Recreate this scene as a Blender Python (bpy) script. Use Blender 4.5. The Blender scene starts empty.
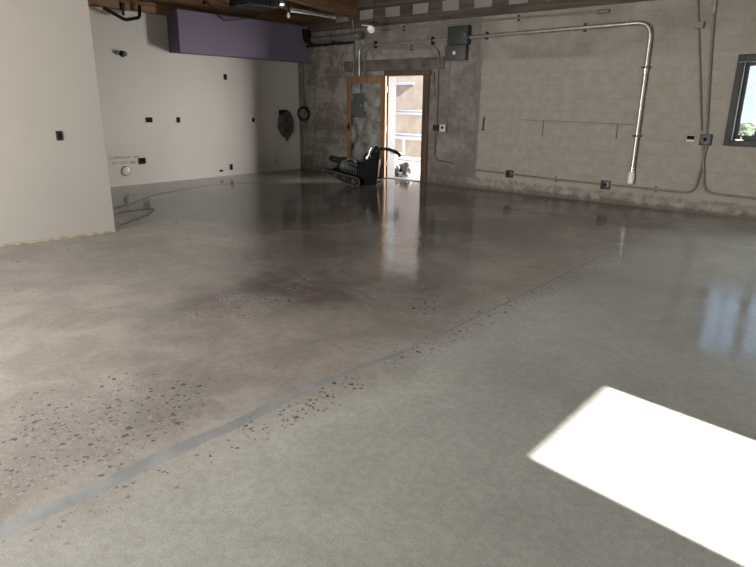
import bpy, bmesh, math, random
from mathutils import Vector, Matrix
random.seed(7)
C = bpy.context.scene
COL = C.collection
PI = math.pi

# ------------------------------------------------------------------ node materials
class N:
    def __init__(s, name):
        s.m = bpy.data.materials.new(name); s.m.use_nodes = True
        s.t = s.m.node_tree; s.t.nodes.clear()
        s.out = s.t.nodes.new('ShaderNodeOutputMaterial')
    def n(s, typ, **kw):
        nd = s.t.nodes.new(typ)
        for k, v in kw.items():
            if k.startswith('_'): setattr(nd, k[1:], v)
        return nd
    def link(s, a, b): s.t.links.new(a, b)
    def setin(s, nd, key, v):
        i = nd.inputs[key]
        if isinstance(v, bpy.types.NodeSocket): s.link(v, i)
        elif isinstance(v, (tuple, list)) and i.type == 'RGBA' and len(v) == 3: i.default_value = (*v, 1)
        else: i.default_value = v
    def math(s, op, a, b=0.0, c=None, clamp=False):
        nd = s.n('ShaderNodeMath'); nd.operation = op; nd.use_clamp = clamp
        s.setin(nd, 0, a); s.setin(nd, 1, b)
        if c is not None: s.setin(nd, 2, c)
        return nd.outputs[0]
    def smooth(s, v, a, b, lo=0.0, hi=1.0):
        nd = s.n('ShaderNodeMapRange'); nd.interpolation_type = 'SMOOTHSTEP'
        s.setin(nd, 0, v); nd.inputs[1].default_value = a; nd.inputs[2].default_value = b
        nd.inputs[3].default_value = lo; nd.inputs[4].default_value = hi
        return nd.outputs[0]
    def mix(s, f, a, b, blend='MIX'):
        nd = s.n('ShaderNodeMix'); nd.data_type = 'RGBA'; nd.blend_type = blend
        s.setin(nd, 0, f); s.setin(nd, 6, a); s.setin(nd, 7, b)
        return nd.outputs[2]
    def coord(s): return s.n('ShaderNodeTexCoord').outputs['Object']
    def mapping(s, v, scale=(1, 1, 1), rot=(0, 0, 0), loc=(0, 0, 0)):
        nd = s.n('ShaderNodeMapping'); s.link(v, nd.inputs[0])
        nd.inputs['Scale'].default_value = scale; nd.inputs['Rotation'].default_value = rot; nd.inputs['Location'].default_value = loc
        return nd.outputs[0]
    def sep(s, v):
        nd = s.n('ShaderNodeSeparateXYZ'); s.link(v, nd.inputs[0]); return nd.outputs
    def noise(s, v, sc, det=3, rough=.55, dist=0):
        nd = s.n('ShaderNodeTexNoise'); s.link(v, nd.inputs['Vector'])
        nd.inputs['Scale'].default_value = sc; nd.inputs['Detail'].default_value = det
        nd.inputs['Roughness'].default_value = rough; nd.inputs['Distortion'].default_value = dist
        return nd.outputs['Fac']
    def voro(s, v, sc, rnd=1.0):
        nd = s.n('ShaderNodeTexVoronoi'); s.link(v, nd.inputs['Vector'])
        nd.inputs['Scale'].default_value = sc; nd.inputs['Randomness'].default_value = rnd
        return nd.outputs['Distance'], nd.outputs['Color']
    def bump(s, h, strength=.2, dist=.01):
        nd = s.n('ShaderNodeBump'); nd.inputs['Strength'].default_value = strength
        nd.inputs['Distance'].default_value = dist; s.link(h, nd.inputs['Height'])
        return nd.outputs[0]
    def bsdf(s, col, rough=.6, metal=0, normal=None, spec=None, coat=None, **kw):
        b = s.n('ShaderNodeBsdfPrincipled')
        s.setin(b, 'Base Color', col); s.setin(b, 'Roughness', rough); s.setin(b, 'Metallic', metal)
        if spec is not None: s.setin(b, 'Specular IOR Level', spec)
        if coat is not None: s.setin(b, 'Coat Weight', coat[0]); s.setin(b, 'Coat Roughness', coat[1])
        if normal is not None: s.link(normal, b.inputs['Normal'])
        for k, v in kw.items(): s.setin(b, k.replace('_', ' '), v)
        s.link(b.outputs[0], s.out.inputs[0])
        return b

def simple(name, col, rough=.6, metal=0, var=.18, sc=9, bump=0.0, spec=None):
    q = N(name); v = q.coord()
    f = q.noise(v, sc, 4)
    lo = tuple(c * (1 - var) for c in col); hi = tuple(min(1, c * (1 + var)) for c in col)
    c = q.mix(q.smooth(f, .3, .7), lo, hi)
    nrm = q.bump(q.noise(v, sc * 6, 2), bump, .004) if bump else None
    q.bsdf(c, rough, metal, nrm, spec)
    return q.m

def m_floor():
    q = N('polished_concrete'); v = q.coord(); X, Y, Z = q.sep(v)
    big = q.noise(v, .55, 4, .6); med = q.noise(v, 2.2, 5, .62, .4); fine = q.noise(v, 26, 3, .6); grit = q.noise(v, 120, 2, .6)
    # two pours: warm brown-grey far slab, greener light slab near the sunny side
    wob = q.math('MULTIPLY_ADD', q.noise(v, 1.3, 2), .5, -.25)
    xw = q.math('ADD', X, wob)
    side = q.smooth(xw, 8.15, 8.75)
    far = q.mix(q.smooth(med, .32, .7), (.275, .25, .226), (.39, .358, .326))
    near = q.mix(q.smooth(med, .3, .7), (.40, .405, .376), (.485, .488, .455))
    col = q.mix(side, far, near)
    # broad stains of old use, plus shade painted in towards the back of the hall
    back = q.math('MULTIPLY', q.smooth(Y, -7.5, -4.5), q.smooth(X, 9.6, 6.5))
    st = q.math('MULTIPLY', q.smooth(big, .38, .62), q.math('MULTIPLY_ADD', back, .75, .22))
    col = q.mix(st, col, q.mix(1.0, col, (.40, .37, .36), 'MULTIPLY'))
    dx = q.math('SUBTRACT', X, 6.95); dy = q.math('ADD', Y, 6.35)
    d = q.math('SQRT', q.math('ADD', q.math('MULTIPLY', dx, dx), q.math('MULTIPLY', dy, dy)))
    d = q.math('ADD', d, q.math('MULTIPLY_ADD', med, 1.2, -.6))
    col = q.mix(q.math('MULTIPLY', back, .38), col, q.mix(1.0, col, (.45, .44, .45), 'MULTIPLY'))  # dimness and dark reflection of the far end, put into the floor colour
    col = q.mix(q.math('MULTIPLY', q.smooth(d, .75, .1), .6), col, (.095, .068, .055))
    # fine mottling
    col = q.mix(q.math('MULTIPLY', q.smooth(fine, .35, .68), .25), col, q.mix(1.0, col, (.55, .53, .5), 'MULTIPLY'))
    col = q.mix(q.math('MULTIPLY', q.smooth(grit, .4, .7), .5), col, q.mix(1.0, col, (.62, .6, .58), 'MULTIPLY'))
    # exposed aggregate: masks
    jn = q.math('ABSOLUTE', q.math('SUBTRACT', X, 8.48))
    m1 = q.math('MULTIPLY', q.smooth(jn, .2, .04), q.math('MULTIPLY', q.smooth(q.noise(v, 2.6, 2), .36, .55), q.smooth(Y, -8.9, -7.7, .35, 1)))
    ax = q.math('SUBTRACT', X, 7.85); ay = q.math('ADD', Y, 8.6)
    ad = q.math('SQRT', q.math('ADD', q.math('MULTIPLY', ax, ax), q.math('MULTIPLY', ay, ay)))
    ad = q.math('ADD', ad, q.math('MULTIPLY_ADD', q.noise(v, 2.2, 3), 1.3, -.65))
    m2 = q.smooth(ad, .85, .15)
    m3 = q.math('MULTIPLY', q.smooth(q.noise(v, 1.1, 3, .7), .54, .66), q.math('MULTIPLY', q.smooth(X, 8.4, 8.1), q.smooth(Y, -4.6, -6.0)))
    msk = q.math('MAXIMUM', m1, q.math('MAXIMUM', m2, m3), clamp=True)
    nz = q.n('ShaderNodeTexNoise'); q.link(v, nz.inputs['Vector']); nz.inputs['Scale'].default_value = 45; nz.inputs['Detail'].default_value = 3
    va = q.n('ShaderNodeVectorMath'); va.operation = 'MULTIPLY_ADD'; q.link(nz.outputs['Color'], va.inputs[0]); va.inputs[1].default_value = (.035, .035, .0); q.link(v, va.inputs[2])
    vv = va.outputs[0]
    for sc, th, lim, colr in ((23, .27, .74, (.040, .038, .038)), (44, .33, .58, (.085, .075, .07)), (75, .36, .6, (.40, .37, .34))):
        dd, cc = q.voro(q.mapping(vv, loc=(sc, sc * .3, 0)), sc)
        r, g, b = q.sep(cc)
        pick = q.math('GREATER_THAN', q.math('ADD', r, q.math('MULTIPLY', msk, .55)), lim + .48)
        size = q.math('MULTIPLY_ADD', g, .22, th - .12)
        spot = q.math('MULTIPLY', q.math('LESS_THAN', dd, size), pick)
        spot = q.math('MULTIPLY', spot, q.math('MINIMUM', q.math('MULTIPLY', msk, 1.6), .8))
        col = q.mix(spot, col, colr)
    col = q.mix(q.math('MULTIPLY', m2, .25), col, (.15, .145, .14))
    # trowelled joint filler along x = 8.37
    jw = q.math('MULTIPLY_ADD', q.noise(v, .9, 3), .22, -.11)
    jf = q.math('MULTIPLY_ADD', q.noise(v, 14, 3), .018, -.009)
    jx = q.math('ABSOLUTE', q.math('ADD', q.math('SUBTRACT', X, 8.385), q.math('ADD', jw, jf)))
    width = q.smooth(Y, -8.3, -5.9, .042, .010)
    nj = q.n('ShaderNodeMapRange'); nj.interpolation_type = 'SMOOTHSTEP'
    q.link(jx, nj.inputs[0]); q.link(q.math('MULTIPLY', width, .8), nj.inputs[1]); q.link(q.math('MULTIPLY', width, 1.2), nj.inputs[2])
    nj.inputs[3].default_value = 1; nj.inputs[4].default_value = 0
    jcol = q.mix(q.smooth(q.noise(v, 5, 3), .35, .7), (.215, .23, .24), (.29, .31, .325))
    jm = q.math('MULTIPLY', nj.outputs[0], q.math('MULTIPLY', q.smooth(Y, -2.5, -6.6, .10, .9), q.math('MULTIPLY_ADD', q.smooth(q.noise(v, 1.7, 3), .35, .6), .35, .65)))
    col = q.mix(jm, col, jcol)
    # thin saw line further on
    ln = q.math('MULTIPLY', q.smooth(q.math('ABSOLUTE', q.math('SUBTRACT', X, 8.44)), .012, .004), q.smooth(Y, -7.2, -5.8, .05, .35))
    col = q.mix(ln, col, (.09, .085, .08))
    rough = q.math('MULTIPLY_ADD', q.smooth(med, .3, .75), .08, .09)
    rough = q.math('ADD', rough, q.math('MULTIPLY', side, .015))
    rip = q.noise(q.mapping(v, scale=(1, 1, 1), rot=(0, 0, .7)), 4.5, 3, .5)
    q.bsdf(col, rough, 0, q.bump(rip, .15, .012), .45)
    return q.m

def m_block_wall():
    """Painted block wall: rough dark courses near the far corner, raw concrete by the doorway, pale painted infill further on."""
    q = N('painted_block_wall'); v = q.coord(); X, Y, Z = q.sep(v)
    flat = q.n('ShaderNodeCombineXYZ'); q.link(X, flat.inputs[0]); q.link(Z, flat.inputs[1])
    def brick(w, h, mort):
        b = q.n('ShaderNodeTexBrick'); q.link(flat.outputs[0], b.inputs['Vector'])
        b.inputs['Scale'].default_value = 1; b.inputs['Brick Width'].default_value = w; b.inputs['Row Height'].default_value = h
        b.inputs['Mortar Size'].default_value = mort; b.inputs['Mortar Smooth'].default_value = .6
        return b.outputs['Fac']
    n1 = q.noise(v, 1.6, 5, .65); n2 = q.noise(v, 7, 5, .65); n3 = q.noise(v, 40, 3, .6)
    bsmall = brick(.27, .105, .012); bbig = brick(.60, .20, .010)
    left = q.smooth(X, 2.62, 2.56); right = q.smooth(X, 4.68, 4.72)
    c_left = q.mix(q.smooth(q.math('ADD', n1, q.math('MULTIPLY_ADD', n2, .5, -.25)), .40, .62), (.16, .14, .118), (.30, .275, .235))
    c_mid = q.mix(q.smooth(q.math('ADD', n1, q.math('MULTIPLY_ADD', n2, .6, -.3)), .38, .66), (.155, .138, .122), (.24, .22, .197))
    c_right = q.mix(q.smooth(n2, .35, .72), (.285, .262, .222), (.335, .312, .268))
    # old unpainted header band above the infill and worn edges
    hz = q.math('ADD', Z, q.math('MULTIPLY_ADD', n2, .10, -.05))
    c_head = q.mix(q.smooth(n1, .35, .65), (.22, .20, .17), (.30, .275, .235))
    c_right = q.mix(q.smooth(hz, 2.20, 2.24), c_right, c_head)
    col = q.mix(right, q.mix(left, c_mid, c_left), c_right)
    mort = q.mix(right, q.mix(left, bbig, bsmall), bbig)
    mstr = q.math('MULTIPLY', mort, q.math('MULTIPLY_ADD', left, .18, .15))
    mstr = q.math('MULTIPLY', mstr, q.smooth(q.noise(v, 2.7, 3), .35, .6))
    col = q.mix(mstr, col, q.mix(1.0, col, (.42, .39, .36), 'MULTIPLY'))
    # dark edge of the infill
    ed = q.math('MULTIPLY', q.smooth(q.math('ABSOLUTE', q.math('SUBTRACT', q.math('ADD', X, q.math('MULTIPLY_ADD', n2, .08, -.04)), 4.72)), .05, .01), q.smooth(Z, 2.5, 2.2))
    col = q.mix(q.math('MULTIPLY', ed, .6), col, (.10, .09, .08))
    # patches where paint fell off
    fl = q.math('MULTIPLY', q.smooth(q.noise(v, 5, 4, .7), .62, .70), q.smooth(X, 5.5, 3.5))
    col = q.mix(q.math('MULTIPLY', fl, .6), col, (.085, .07, .06))
    # rough curb at the foot of the wall
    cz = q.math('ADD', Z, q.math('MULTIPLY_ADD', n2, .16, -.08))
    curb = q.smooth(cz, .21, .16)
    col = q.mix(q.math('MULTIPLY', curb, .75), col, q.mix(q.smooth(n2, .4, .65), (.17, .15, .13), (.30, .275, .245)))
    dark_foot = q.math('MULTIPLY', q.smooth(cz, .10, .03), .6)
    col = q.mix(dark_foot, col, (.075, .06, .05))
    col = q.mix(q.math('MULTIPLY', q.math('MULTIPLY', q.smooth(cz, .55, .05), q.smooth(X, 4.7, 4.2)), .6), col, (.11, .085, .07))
    h = q.math('ADD', q.math('MULTIPLY', mort, -.7), q.math('ADD', q.math('MULTIPLY', n2, .8), q.math('MULTIPLY', n3, .35)))
    q.bsdf(col, .8, 0, q.bump(h, .3, .010), .25)
    return q.m

def m_wood(name, a, b, axis='Y', sc=3.0, rough=.65):
    q = N(name); v = q.coord()
    s = {'X': (.25, 6, 6), 'Y': (6, .25, 6), 'Z': (6, 6, .25)}[axis]
    g = q.noise(q.mapping(v, scale=s), sc, 5, .6, .6)
    k = q.noise(v, 1.2, 3)
    c = q.mix(q.smooth(q.math('ADD', g, q.math('MULTIPLY_ADD', k, .4, -.2)), .3, .7), a, b)
    q.bsdf(c, rough, 0, q.bump(g, .15, .004), .3)
    return q.m

def m_plaster(name, col, stain=.1):
    q = N(name); v = q.coord()
    n1 = q.noise(v, .9, 4, .6); n2 = q.noise(v, 60, 2)
    c = q.mix(q.math('MULTIPLY', q.smooth(n1, .4, .7), stain), col, tuple(x * .72 for x in col))
    q.bsdf(c, .75, 0, q.bump(n2, .06, .002), .25)
    return q.m

def m_glass(name='clear_glass', tint=(.93, .96, .96), refl=.12):
    q = N(name)
    f = q.n('ShaderNodeFresnel'); f.inputs[0].default_value = 1.15
    t = q.n('ShaderNodeBsdfTransparent'); t.inputs[0].default_value = (*tint, 1)
    g = q.n('ShaderNodeBsdfGlossy'); g.inputs['Roughness'].default_value = .03
    v = q.coord(); sm = q.noise(v, 5, 3)
    mx = q.n('ShaderNodeMixShader'); q.link(q.math('MULTIPLY', f.outputs[0], 1.0), mx.inputs[0])
    q.link(t.outputs[0], mx.inputs[1]); q.link(g.outputs[0], mx.inputs[2])
    d = q.n('ShaderNodeBsdfDiffuse'); d.inputs[0].default_value = (.7, .7, .68, 1)
    m2 = q.n('ShaderNodeMixShader'); q.link(q.math('MULTIPLY', q.smooth(sm, .3, .8), refl), m2.inputs[0])
    q.link(mx.outputs[0], m2.inputs[1]); q.link(d.outputs[0], m2.inputs[2])
    q.link(m2.outputs[0], q.out.inputs[0])
    return q.m

M = {}
M['floor'] = m_floor()
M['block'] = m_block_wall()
M['white'] = m_plaster('white_wallboard', (.74, .715, .67), .10)
M['cream'] = m_plaster('cream_wallboard', (.305, .284, .256), .12)
M['purple'] = m_plaster('purple_paint', (.235, .195, .29), .22)
M['deck'] = m_wood('roof_boards', (.05, .034, .022), (.12, .085, .055), 'X')
M['joist'] = m_wood('old_joist_timber', (.10, .058, .03), (.24, .145, .075), 'Y')
M['ledger'] = m_wood('ledger_timber', (.15, .085, .045), (.32, .195, .105), 'Y')
M['plate'] = m_wood('dark_plate_timber', (.045, .035, .028), (.10, .078, .062), 'X')
M['bay'] = m_plaster('pale_bay_board', (.24, .22, .195), .5)
M['doorwood'] = m_wood('door_timber', (.15, .08, .042), (.27, .155, .085), 'Z')
M['framewood'] = m_wood('frame_timber', (.065, .040, .028), (.12, .075, .05), 'Z')
M['reveal'] = m_plaster('darkened_reveal_paint', (.075, .075, .078), .2)  # near-black colour in place of pale paint, keeps the sunlit reveal from burning out
M['concrete'] = simple('rough_concrete_lintel', (.105, .09, .078), .85, 0, .35, 5, .3)
M['pipe'] = simple('grey_pipe', (.17, .165, .16), .45, .3, .15, 6)
M['conduit'] = simple('galvanised_conduit', (.42, .42, .41), .38, .75, .12, 12)
M['paintedpipe'] = simple('painted_conduit', (.18, .165, .142), .6, 0, .15, 8)
M['darkmetal'] = simple('dark_metal', (.026, .025, .025), .45, .3, .25, 10)
M['rimgrey'] = simple('grey_rim', (.07, .065, .06), .5, .0, .5, 9)
M['black'] = simple('black_rubber', (.012, .012, .0125), .7, 0, .3, 12, 0, .15)
M['blackmatte'] = simple('black_plastic', (.007, .0065, .0065), .7, 0, .4, 12, 0, .12)
M['panelbox'] = simple('grey_green_panel_paint', (.036, .039, .036), .5, .1, .15, 6)
M['panelbox2'] = simple('grey_panel_paint', (.075, .077, .074), .5, .1, .15, 6)
M['steel'] = simple('bright_steel', (.62, .62, .62), .28, .9, .1, 10)
M['brass'] = simple('brass_hardware', (.35, .26, .14), .4, .8, .1, 10)
M['winframe'] = simple('dark_bronze_frame', (.022, .0215, .021), .6, 0, .15, 6)
M['hose'] = simple('grey_brown_hose', (.115, .088, .085), .6, 0, .25, 14)
M['ivory'] = simple('ivory_plastic', (.6, .57, .5), .5, 0, .05, 6)
M['boxwhite'] = simple('white_enamel', (.75, .74, .71), .4, 0, .06, 6)
M['filler'] = simple('joint_compound', (.55, .52, .49), .8, 0, .3, 14)
M['dust'] = simple('tan_concrete_edge', (.28, .24, .17), .85, 0, .3, 12)
M['cord'] = simple('brown_cord', (.20, .17, .135), .6, 0, .2, 9)
M['glass'] = m_glass()
M['dirtyglass'] = m_glass('dusty_glass', (.86, .88, .87), .30)
M['outwall'] = simple('tan_block_outside', (.33, .27, .22), .9, 0, .14, 3, .2)
M['outwhite'] = simple('white_painted_steel', (.50, .50, .52), .6, 0, .06, 6)
M['outblue'] = simple('blue_grey_steel', (.33, .36, .43), .6, 0, .1, 6)
M['pavement'] = simple('outside_pavement', (.27, .26, .245), .9, 0, .15, 2, .2)
M['leaf'] = simple('shrub_leaf', (.11, .15, .075), .6, 0, .5, 20)
M['bark'] = simple('shrub_bark', (.12, .08, .05), .9, 0, .3, 20)
def m_bag():
    q = N('crumpled_sheet'); v = q.coord()
    n = q.noise(v, 14, 3, .6, 1.0)
    q.bsdf(q.mix(q.smooth(n, .42, .6), (.03, .03, .032), (.15, .15, .155)), .4, 0, q.bump(n, .6, .02))
    return q.m
M['bag'] = m_bag()
def m_lamp():
    q = N('lamp_lens'); q.bsdf((.9, .89, .85), .35, 0, None, None, None)
    return q.m
M['lens'] = simple('white_lamp_lens', (.88, .87, .84), .35, 0, .03, 6)
M['tube'] = simple('white_tube_glass', (.80, .80, .78), .3, 0, .03, 6)

# ------------------------------------------------------------------ mesh helpers
LOC = {}
class MB:
    def __init__(s): s.bm = bmesh.new()
    def _new(s, vs, mat):
        for w in vs: w.co = mat @ w.co
    def box(s, a, b, bev=0.0, rot=None):
        a = Vector(a); b = Vector(b); c = (a + b) / 2; d = b - a
        t = bmesh.new(); bmesh.ops.create_cube(t, size=1)
        bmesh.ops.scale(t, vec=(abs(d.x), abs(d.y), abs(d.z)), verts=t.verts)
        if bev: bmesh.ops.bevel(t, geom=t.edges[:], offset=bev, segments=2, affect='EDGES', profile=.6)
        if rot is not None: bmesh.ops.transform(t, matrix=rot, verts=t.verts)
        bmesh.ops.translate(t, vec=c, verts=t.verts)
        s.merge(t); return s
    def merge(s, t):
        me = bpy.data.meshes.new('tmp'); t.to_mesh(me); t.free()
        s.bm.from_mesh(me); bpy.data.meshes.remove(me)
    def tube(s, pts, r, seg=10, closed=False, caps=True):
        P = [Vector(p) for p in pts]; n = len(P)
        rr = r if isinstance(r, (list, tuple)) else [r] * n
        rings = []; prev = None
        for i, p in enumerate(P):
            if closed: t = P[(i + 1) % n] - P[i - 1]
            else: t = P[min(i + 1, n - 1)] - P[max(i - 1, 0)]
            t.normalize()
            if prev is None:
                up = Vector((0, 0, 1)) if abs(t.z) < .9 else Vector((1, 0, 0))
                x = t.cross(up).normalized()
            else:
                x = (prev - t * prev.dot(t)).normalized()
            prev = x; y = t.cross(x)
            rings.append([s.bm.verts.new(p + (x * math.cos(a) + y * math.sin(a)) * rr[i]) for a in [2 * PI * k / seg for k in range(seg)]])
        m = n if closed else n - 1
        for i in range(m):
            A, B = rings[i], rings[(i + 1) % n]
            for k in range(seg): s.bm.faces.new((A[k], A[(k + 1) % seg], B[(k + 1) % seg], B[k]))
        if caps and not closed:
            s.bm.faces.new(rings[0][::-1]); s.bm.faces.new(rings[-1])
        return s
    def cyl(s, a, b, r, seg=20, r2=None):
        a = Vector(a); b = Vector(b)
        return s.tube([a, a.lerp(b, .5), b], [r, (r + (r2 if r2 is not None else r)) / 2, r2 if r2 is not None else r], seg)
    def lathe(s, prof, org, axis=(0, 0, 1), seg=24):
        """prof: (radius, height) pairs along axis"""
        ax = Vector(axis).normalized(); o = Vector(org)
        up = Vector((0, 0, 1)) if abs(ax.z) < .9 else Vector((1, 0, 0))
        x = ax.cross(up).normalized(); y = ax.cross(x)
        rings = []
        for r, h in prof:
            r = max(r, 1e-4)
            rings.append([s.bm.verts.new(o + ax * h + (x * math.cos(2 * PI * k / seg) + y * math.sin(2 * PI * k / seg)) * r) for k in range(seg)])
        for A, B in zip(rings, rings[1:]):
            for k in range(seg): s.bm.faces.new((A[k], A[(k + 1) % seg], B[(k + 1) % seg], B[k]))
        s.bm.faces.new(rings[0][::-1]); s.bm.faces.new(rings[-1])
        return s
    def torus(s, c, axis, R, r, seg=36, rs=8, wob=0):
        ax = Vector(axis).normalized(); c = Vector(c)
        up = Vector((0, 0, 1)) if abs(ax.z) < .9 else Vector((1, 0, 0))
        x = ax.cross(up).normalized(); y = ax.cross(x)
        pts = []
        for k in range(seg):
            a = 2 * PI * k / seg; R2 = R * (1 + wob * math.sin(2 * a + c.z * 9))
            pts.append(c + (x * math.cos(a) + y * math.sin(a)) * R2)
        return s.tube(pts, r, rs, closed=True)
    def prism(s, poly, y0, y1, bev=0):
        """polygon in xz extruded along y"""
        t = bmesh.new()
        A = [t.verts.new((p[0], y0, p[1])) for p in poly]; B = [t.verts.new((p[0], y1, p[1])) for p in poly]
        n = len(poly)
        t.faces.new(A[::-1]); t.faces.new(B)
        for k in range(n): t.faces.new((A[k], A[(k + 1) % n], B[(k + 1) % n], B[k]))
        if bev: bmesh.ops.bevel(t, geom=t.edges[:], offset=bev, segments=2, affect='EDGES', profile=.6)
        s.merge(t); return s
    def build(s, name, mat, parent=None, smooth=True, label=None):
        bmesh.ops.recalc_face_normals(s.bm, faces=s.bm.faces[:])
        off = Vector((0, 0, 0))
        p = parent
        while p is not None: off += p.location; p = p.parent
        if off.length: bmesh.ops.translate(s.bm, vec=-off, verts=s.bm.verts[:])
        me = bpy.data.meshes.new(name); s.bm.to_mesh(me); s.bm.free()
        if smooth:
            for f in me.polygons: f.use_smooth = True
            try: me.set_sharp_from_angle(angle=math.radians(35))
            except Exception: pass
        me.materials.append(mat)
        o = bpy.data.objects.new(name, me); COL.objects.link(o)
        if parent is not None: o.parent = parent
        if label: o['label'] = label
        return o

def tag(o, label, cat, group=None, kind=None):
    o['label'] = label; o['category'] = cat
    if group: o['group'] = group
    if kind: o['kind'] = kind
    return o
def thing(name, label, cat, loc, group=None, kind=None):
    o = bpy.data.objects.new(name, None); COL.objects.link(o); o.location = loc; o.empty_display_size = .1
    return tag(o, label, cat, group, kind)
def struct(o, label, cat): return tag(o, label, cat, None, 'structure')
def arc(c, r, a0, a1, ex, ez, n=10):
    c = Vector(c); ex = Vector(ex); ez = Vector(ez)
    return [c + ex * (r * math.cos(a0 + (a1 - a0) * k / n)) + ez * (r * math.sin(a0 + (a1 - a0) * k / n)) for k in range(n + 1)]
def rounded(pts, r, n=7):
    """polyline with rounded corners"""
    P = [Vector(p) for p in pts]; out = [P[0]]
    for a, b, c in zip(P, P[1:], P[2:]):
        u = (a - b); v = (c - b); d = min(r, u.length * .48, v.length * .48)
        p0 = b + u.normalized() * d; p1 = b + v.normalized() * d
        for k in range(n + 1):
            t = k / n; out.append(p0 * (1 - t) ** 2 + b * 2 * t * (1 - t) + p1 * t * t)
    out.append(P[-1]); return out

# ------------------------------------------------------------------ the setting
XR, YF, HT = 13.0, -12.0, 4.45
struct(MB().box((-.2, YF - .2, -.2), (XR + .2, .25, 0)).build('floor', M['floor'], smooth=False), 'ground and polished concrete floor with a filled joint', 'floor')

def wall_xz(mb, x0, x1, z0, z1, y0, y1, holes):
    """wall along x with rectangular holes (hx0,hx1,hz0,hz1)"""
    xs = sorted({x0, x1, *[h[0] for h in holes], *[h[1] for h in holes]})
    for a, b in zip(xs, xs[1:]):
        hs = sorted([h for h in holes if h[0] <= a + 1e-6 and h[1] >= b - 1e-6], key=lambda h: h[2])
        z = z0
        for h in hs:
            if h[2] > z: mb.box((a, y0, z), (b, y1, h[2]))
            z = h[3]
        if z < z1: mb.box((a, y0, z), (b, y1, z1))
def wall_yz(mb, y0, y1, z0, z1, x0, x1, holes):
    ys = sorted({y0, y1, *[h[0] for h in holes], *[h[1] for h in holes]})
    for a, b in zip(ys, ys[1:]):
        hs = sorted([h for h in holes if h[0] <= a + 1e-6 and h[1] >= b - 1e-6], key=lambda h: h[2])
        z = z0
        for h in hs:
            if h[2] > z: mb.box((x0, a, z), (x1, b, h[2]))
            z = h[3]
        if z < z1: mb.box((x0, a, z), (x1, b, z1))

WIN = [(8.70, 9.95, .975, 2.165), (10.55, 12.2, .975, 2.165)]
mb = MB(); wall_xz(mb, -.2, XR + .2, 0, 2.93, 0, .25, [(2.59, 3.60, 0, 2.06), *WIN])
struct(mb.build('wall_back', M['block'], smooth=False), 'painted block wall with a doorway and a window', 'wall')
struct(MB().box((-.2, -8.4, 0), (0, 0, HT)).build('wall_left', M['white'], smooth=False), 'white wall with outlet holes under a purple soffit', 'wall')
mb = MB(); wall_xz(mb, -.2, 3.45, 0, HT, -8.4, -8.2, [(.7, 2.6, .9, 2.3)])
struct(mb.build('wall_alcove', M['white'], smooth=False), 'white end wall of the alcove behind the partition', 'wall')
# partition turned a little away from square
pr = MB().box((3.56, -9.2, 0), (3.70, -6.335, HT)).build('wall_inner', M['cream'], smooth=False)
struct(pr, 'cream partition wall on the left', 'wall')
PM = Matrix.Translation((3.70, -6.335, 0)) @ Matrix.Rotation(math.radians(-7.2), 4, 'Z') @ Matrix.Translation((-3.70, 6.335, 0))
pr.data.transform(PM)
mb = MB(); wall_yz(mb, YF, .25, 0, HT, XR, XR + .2, [(-7.865, -6.915, 0, 2.08)])
struct(mb.build('wall_right', M['white'], smooth=False), 'white wall with an open doorway to the sun', 'wall')
mb = MB(); wall_xz(mb, 3.0, XR + .2, 0, HT, YF - .2, YF, [(4.9, 7.9, 0, 2.9)])
struct(mb.build('wall_front', M['white'], smooth=False), 'white wall with a wide roller opening', 'wall')
struct(MB().box((-.2, -12.2, 0), (3.0, -8.4, HT)).build('wall_corner', M['white'], smooth=False), 'white block of rooms behind the alcove', 'wall')

SL = math.tan(math.radians(4.2))
def zr(y): return 3.40 - SL * y
# roof deck follows the slope
mb = MB(); t = bmesh.new()
q = [(-.2, .25), (XR + .2, .25), (XR + .2, YF - .2), (-.2, YF - .2)]
lo = [t.verts.new((x, y, zr(y) + .24)) for x, y in q]; hi = [t.verts.new((x, y, zr(y) + .34)) for x, y in q]
t.faces.new(lo); t.faces.new(hi[::-1])
for k in range(4): t.faces.new((lo[k], lo[(k + 1) % 4], hi[(k + 1) % 4], hi[k]))
mb.merge(t); struct(mb.build('ceiling', M['deck'], smooth=False), 'dark boarded roof deck over the rafters', 'ceiling')
# rafters along y
def slope_beam(x0, x1, ya, yb, z0, z1):
    t = bmesh.new()
    vs = [t.verts.new((x, y, zr(y) + z)) for x in (x0, x1) for y in (ya, yb) for z in (z0, z1)]
    for f in ((0, 1, 3, 2), (4, 6, 7, 5), (0, 4, 5, 1), (2, 3, 7, 6), (0, 2, 6, 4), (1, 5, 7, 3)): t.faces.new([vs[i] for i in f])
    return t
RX = [.42 + .67 * k for k in range(19)]
for k, x in enumerate(RX):
    mb = MB(); mb.merge(slope_beam(x - .045, x + .045, -11.95, .02, -.30 if k < 3 else 0, .239))
    struct(mb.build('ceiling_beam', M['joist'], smooth=False), 'brown timber rafter under the roof deck', 'rafter')['group'] = 'rafters under the roof'
    if k < 14:
        b = MB().box((1.20 + .665 * k, .0, 3.075), (1.55 + .665 * k, .03, 3.25)).build('trim_board', M['bay'], smooth=False)
        struct(b, 'pale blocking board in a rafter bay above the back wall', 'board')['group'] = 'pale boards between rafters'
struct(MB().box((-.2, .0, 2.93), (XR + .2, .25, 3.06)).box((-.2, .03, 3.06), (XR + .2, .25, 3.8)).box((.02, -.035, 2.93), (XR, 0, 3.058)).box((.02, -.02, 3.27), (XR, .03, 3.40)).build('trim_1', M['plate'], smooth=False), 'dark timber plate along the top of the block wall', 'beam')
struct(MB().box((0, -8.1, 2.965), (.13, -.04, 3.13)).box((0, -8.1, 3.13), (.07, -.04, 3.72)).build('trim_2', M['ledger'], smooth=False), 'brown timber ledger along the top of the white wall', 'beam')
struct(MB().box((0, -3.165, 2.335), (.36, -.004, 3.05), .004).build('trim_3', M['purple'], smooth=False), 'purple painted soffit box above the white wall', 'soffit')
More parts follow.
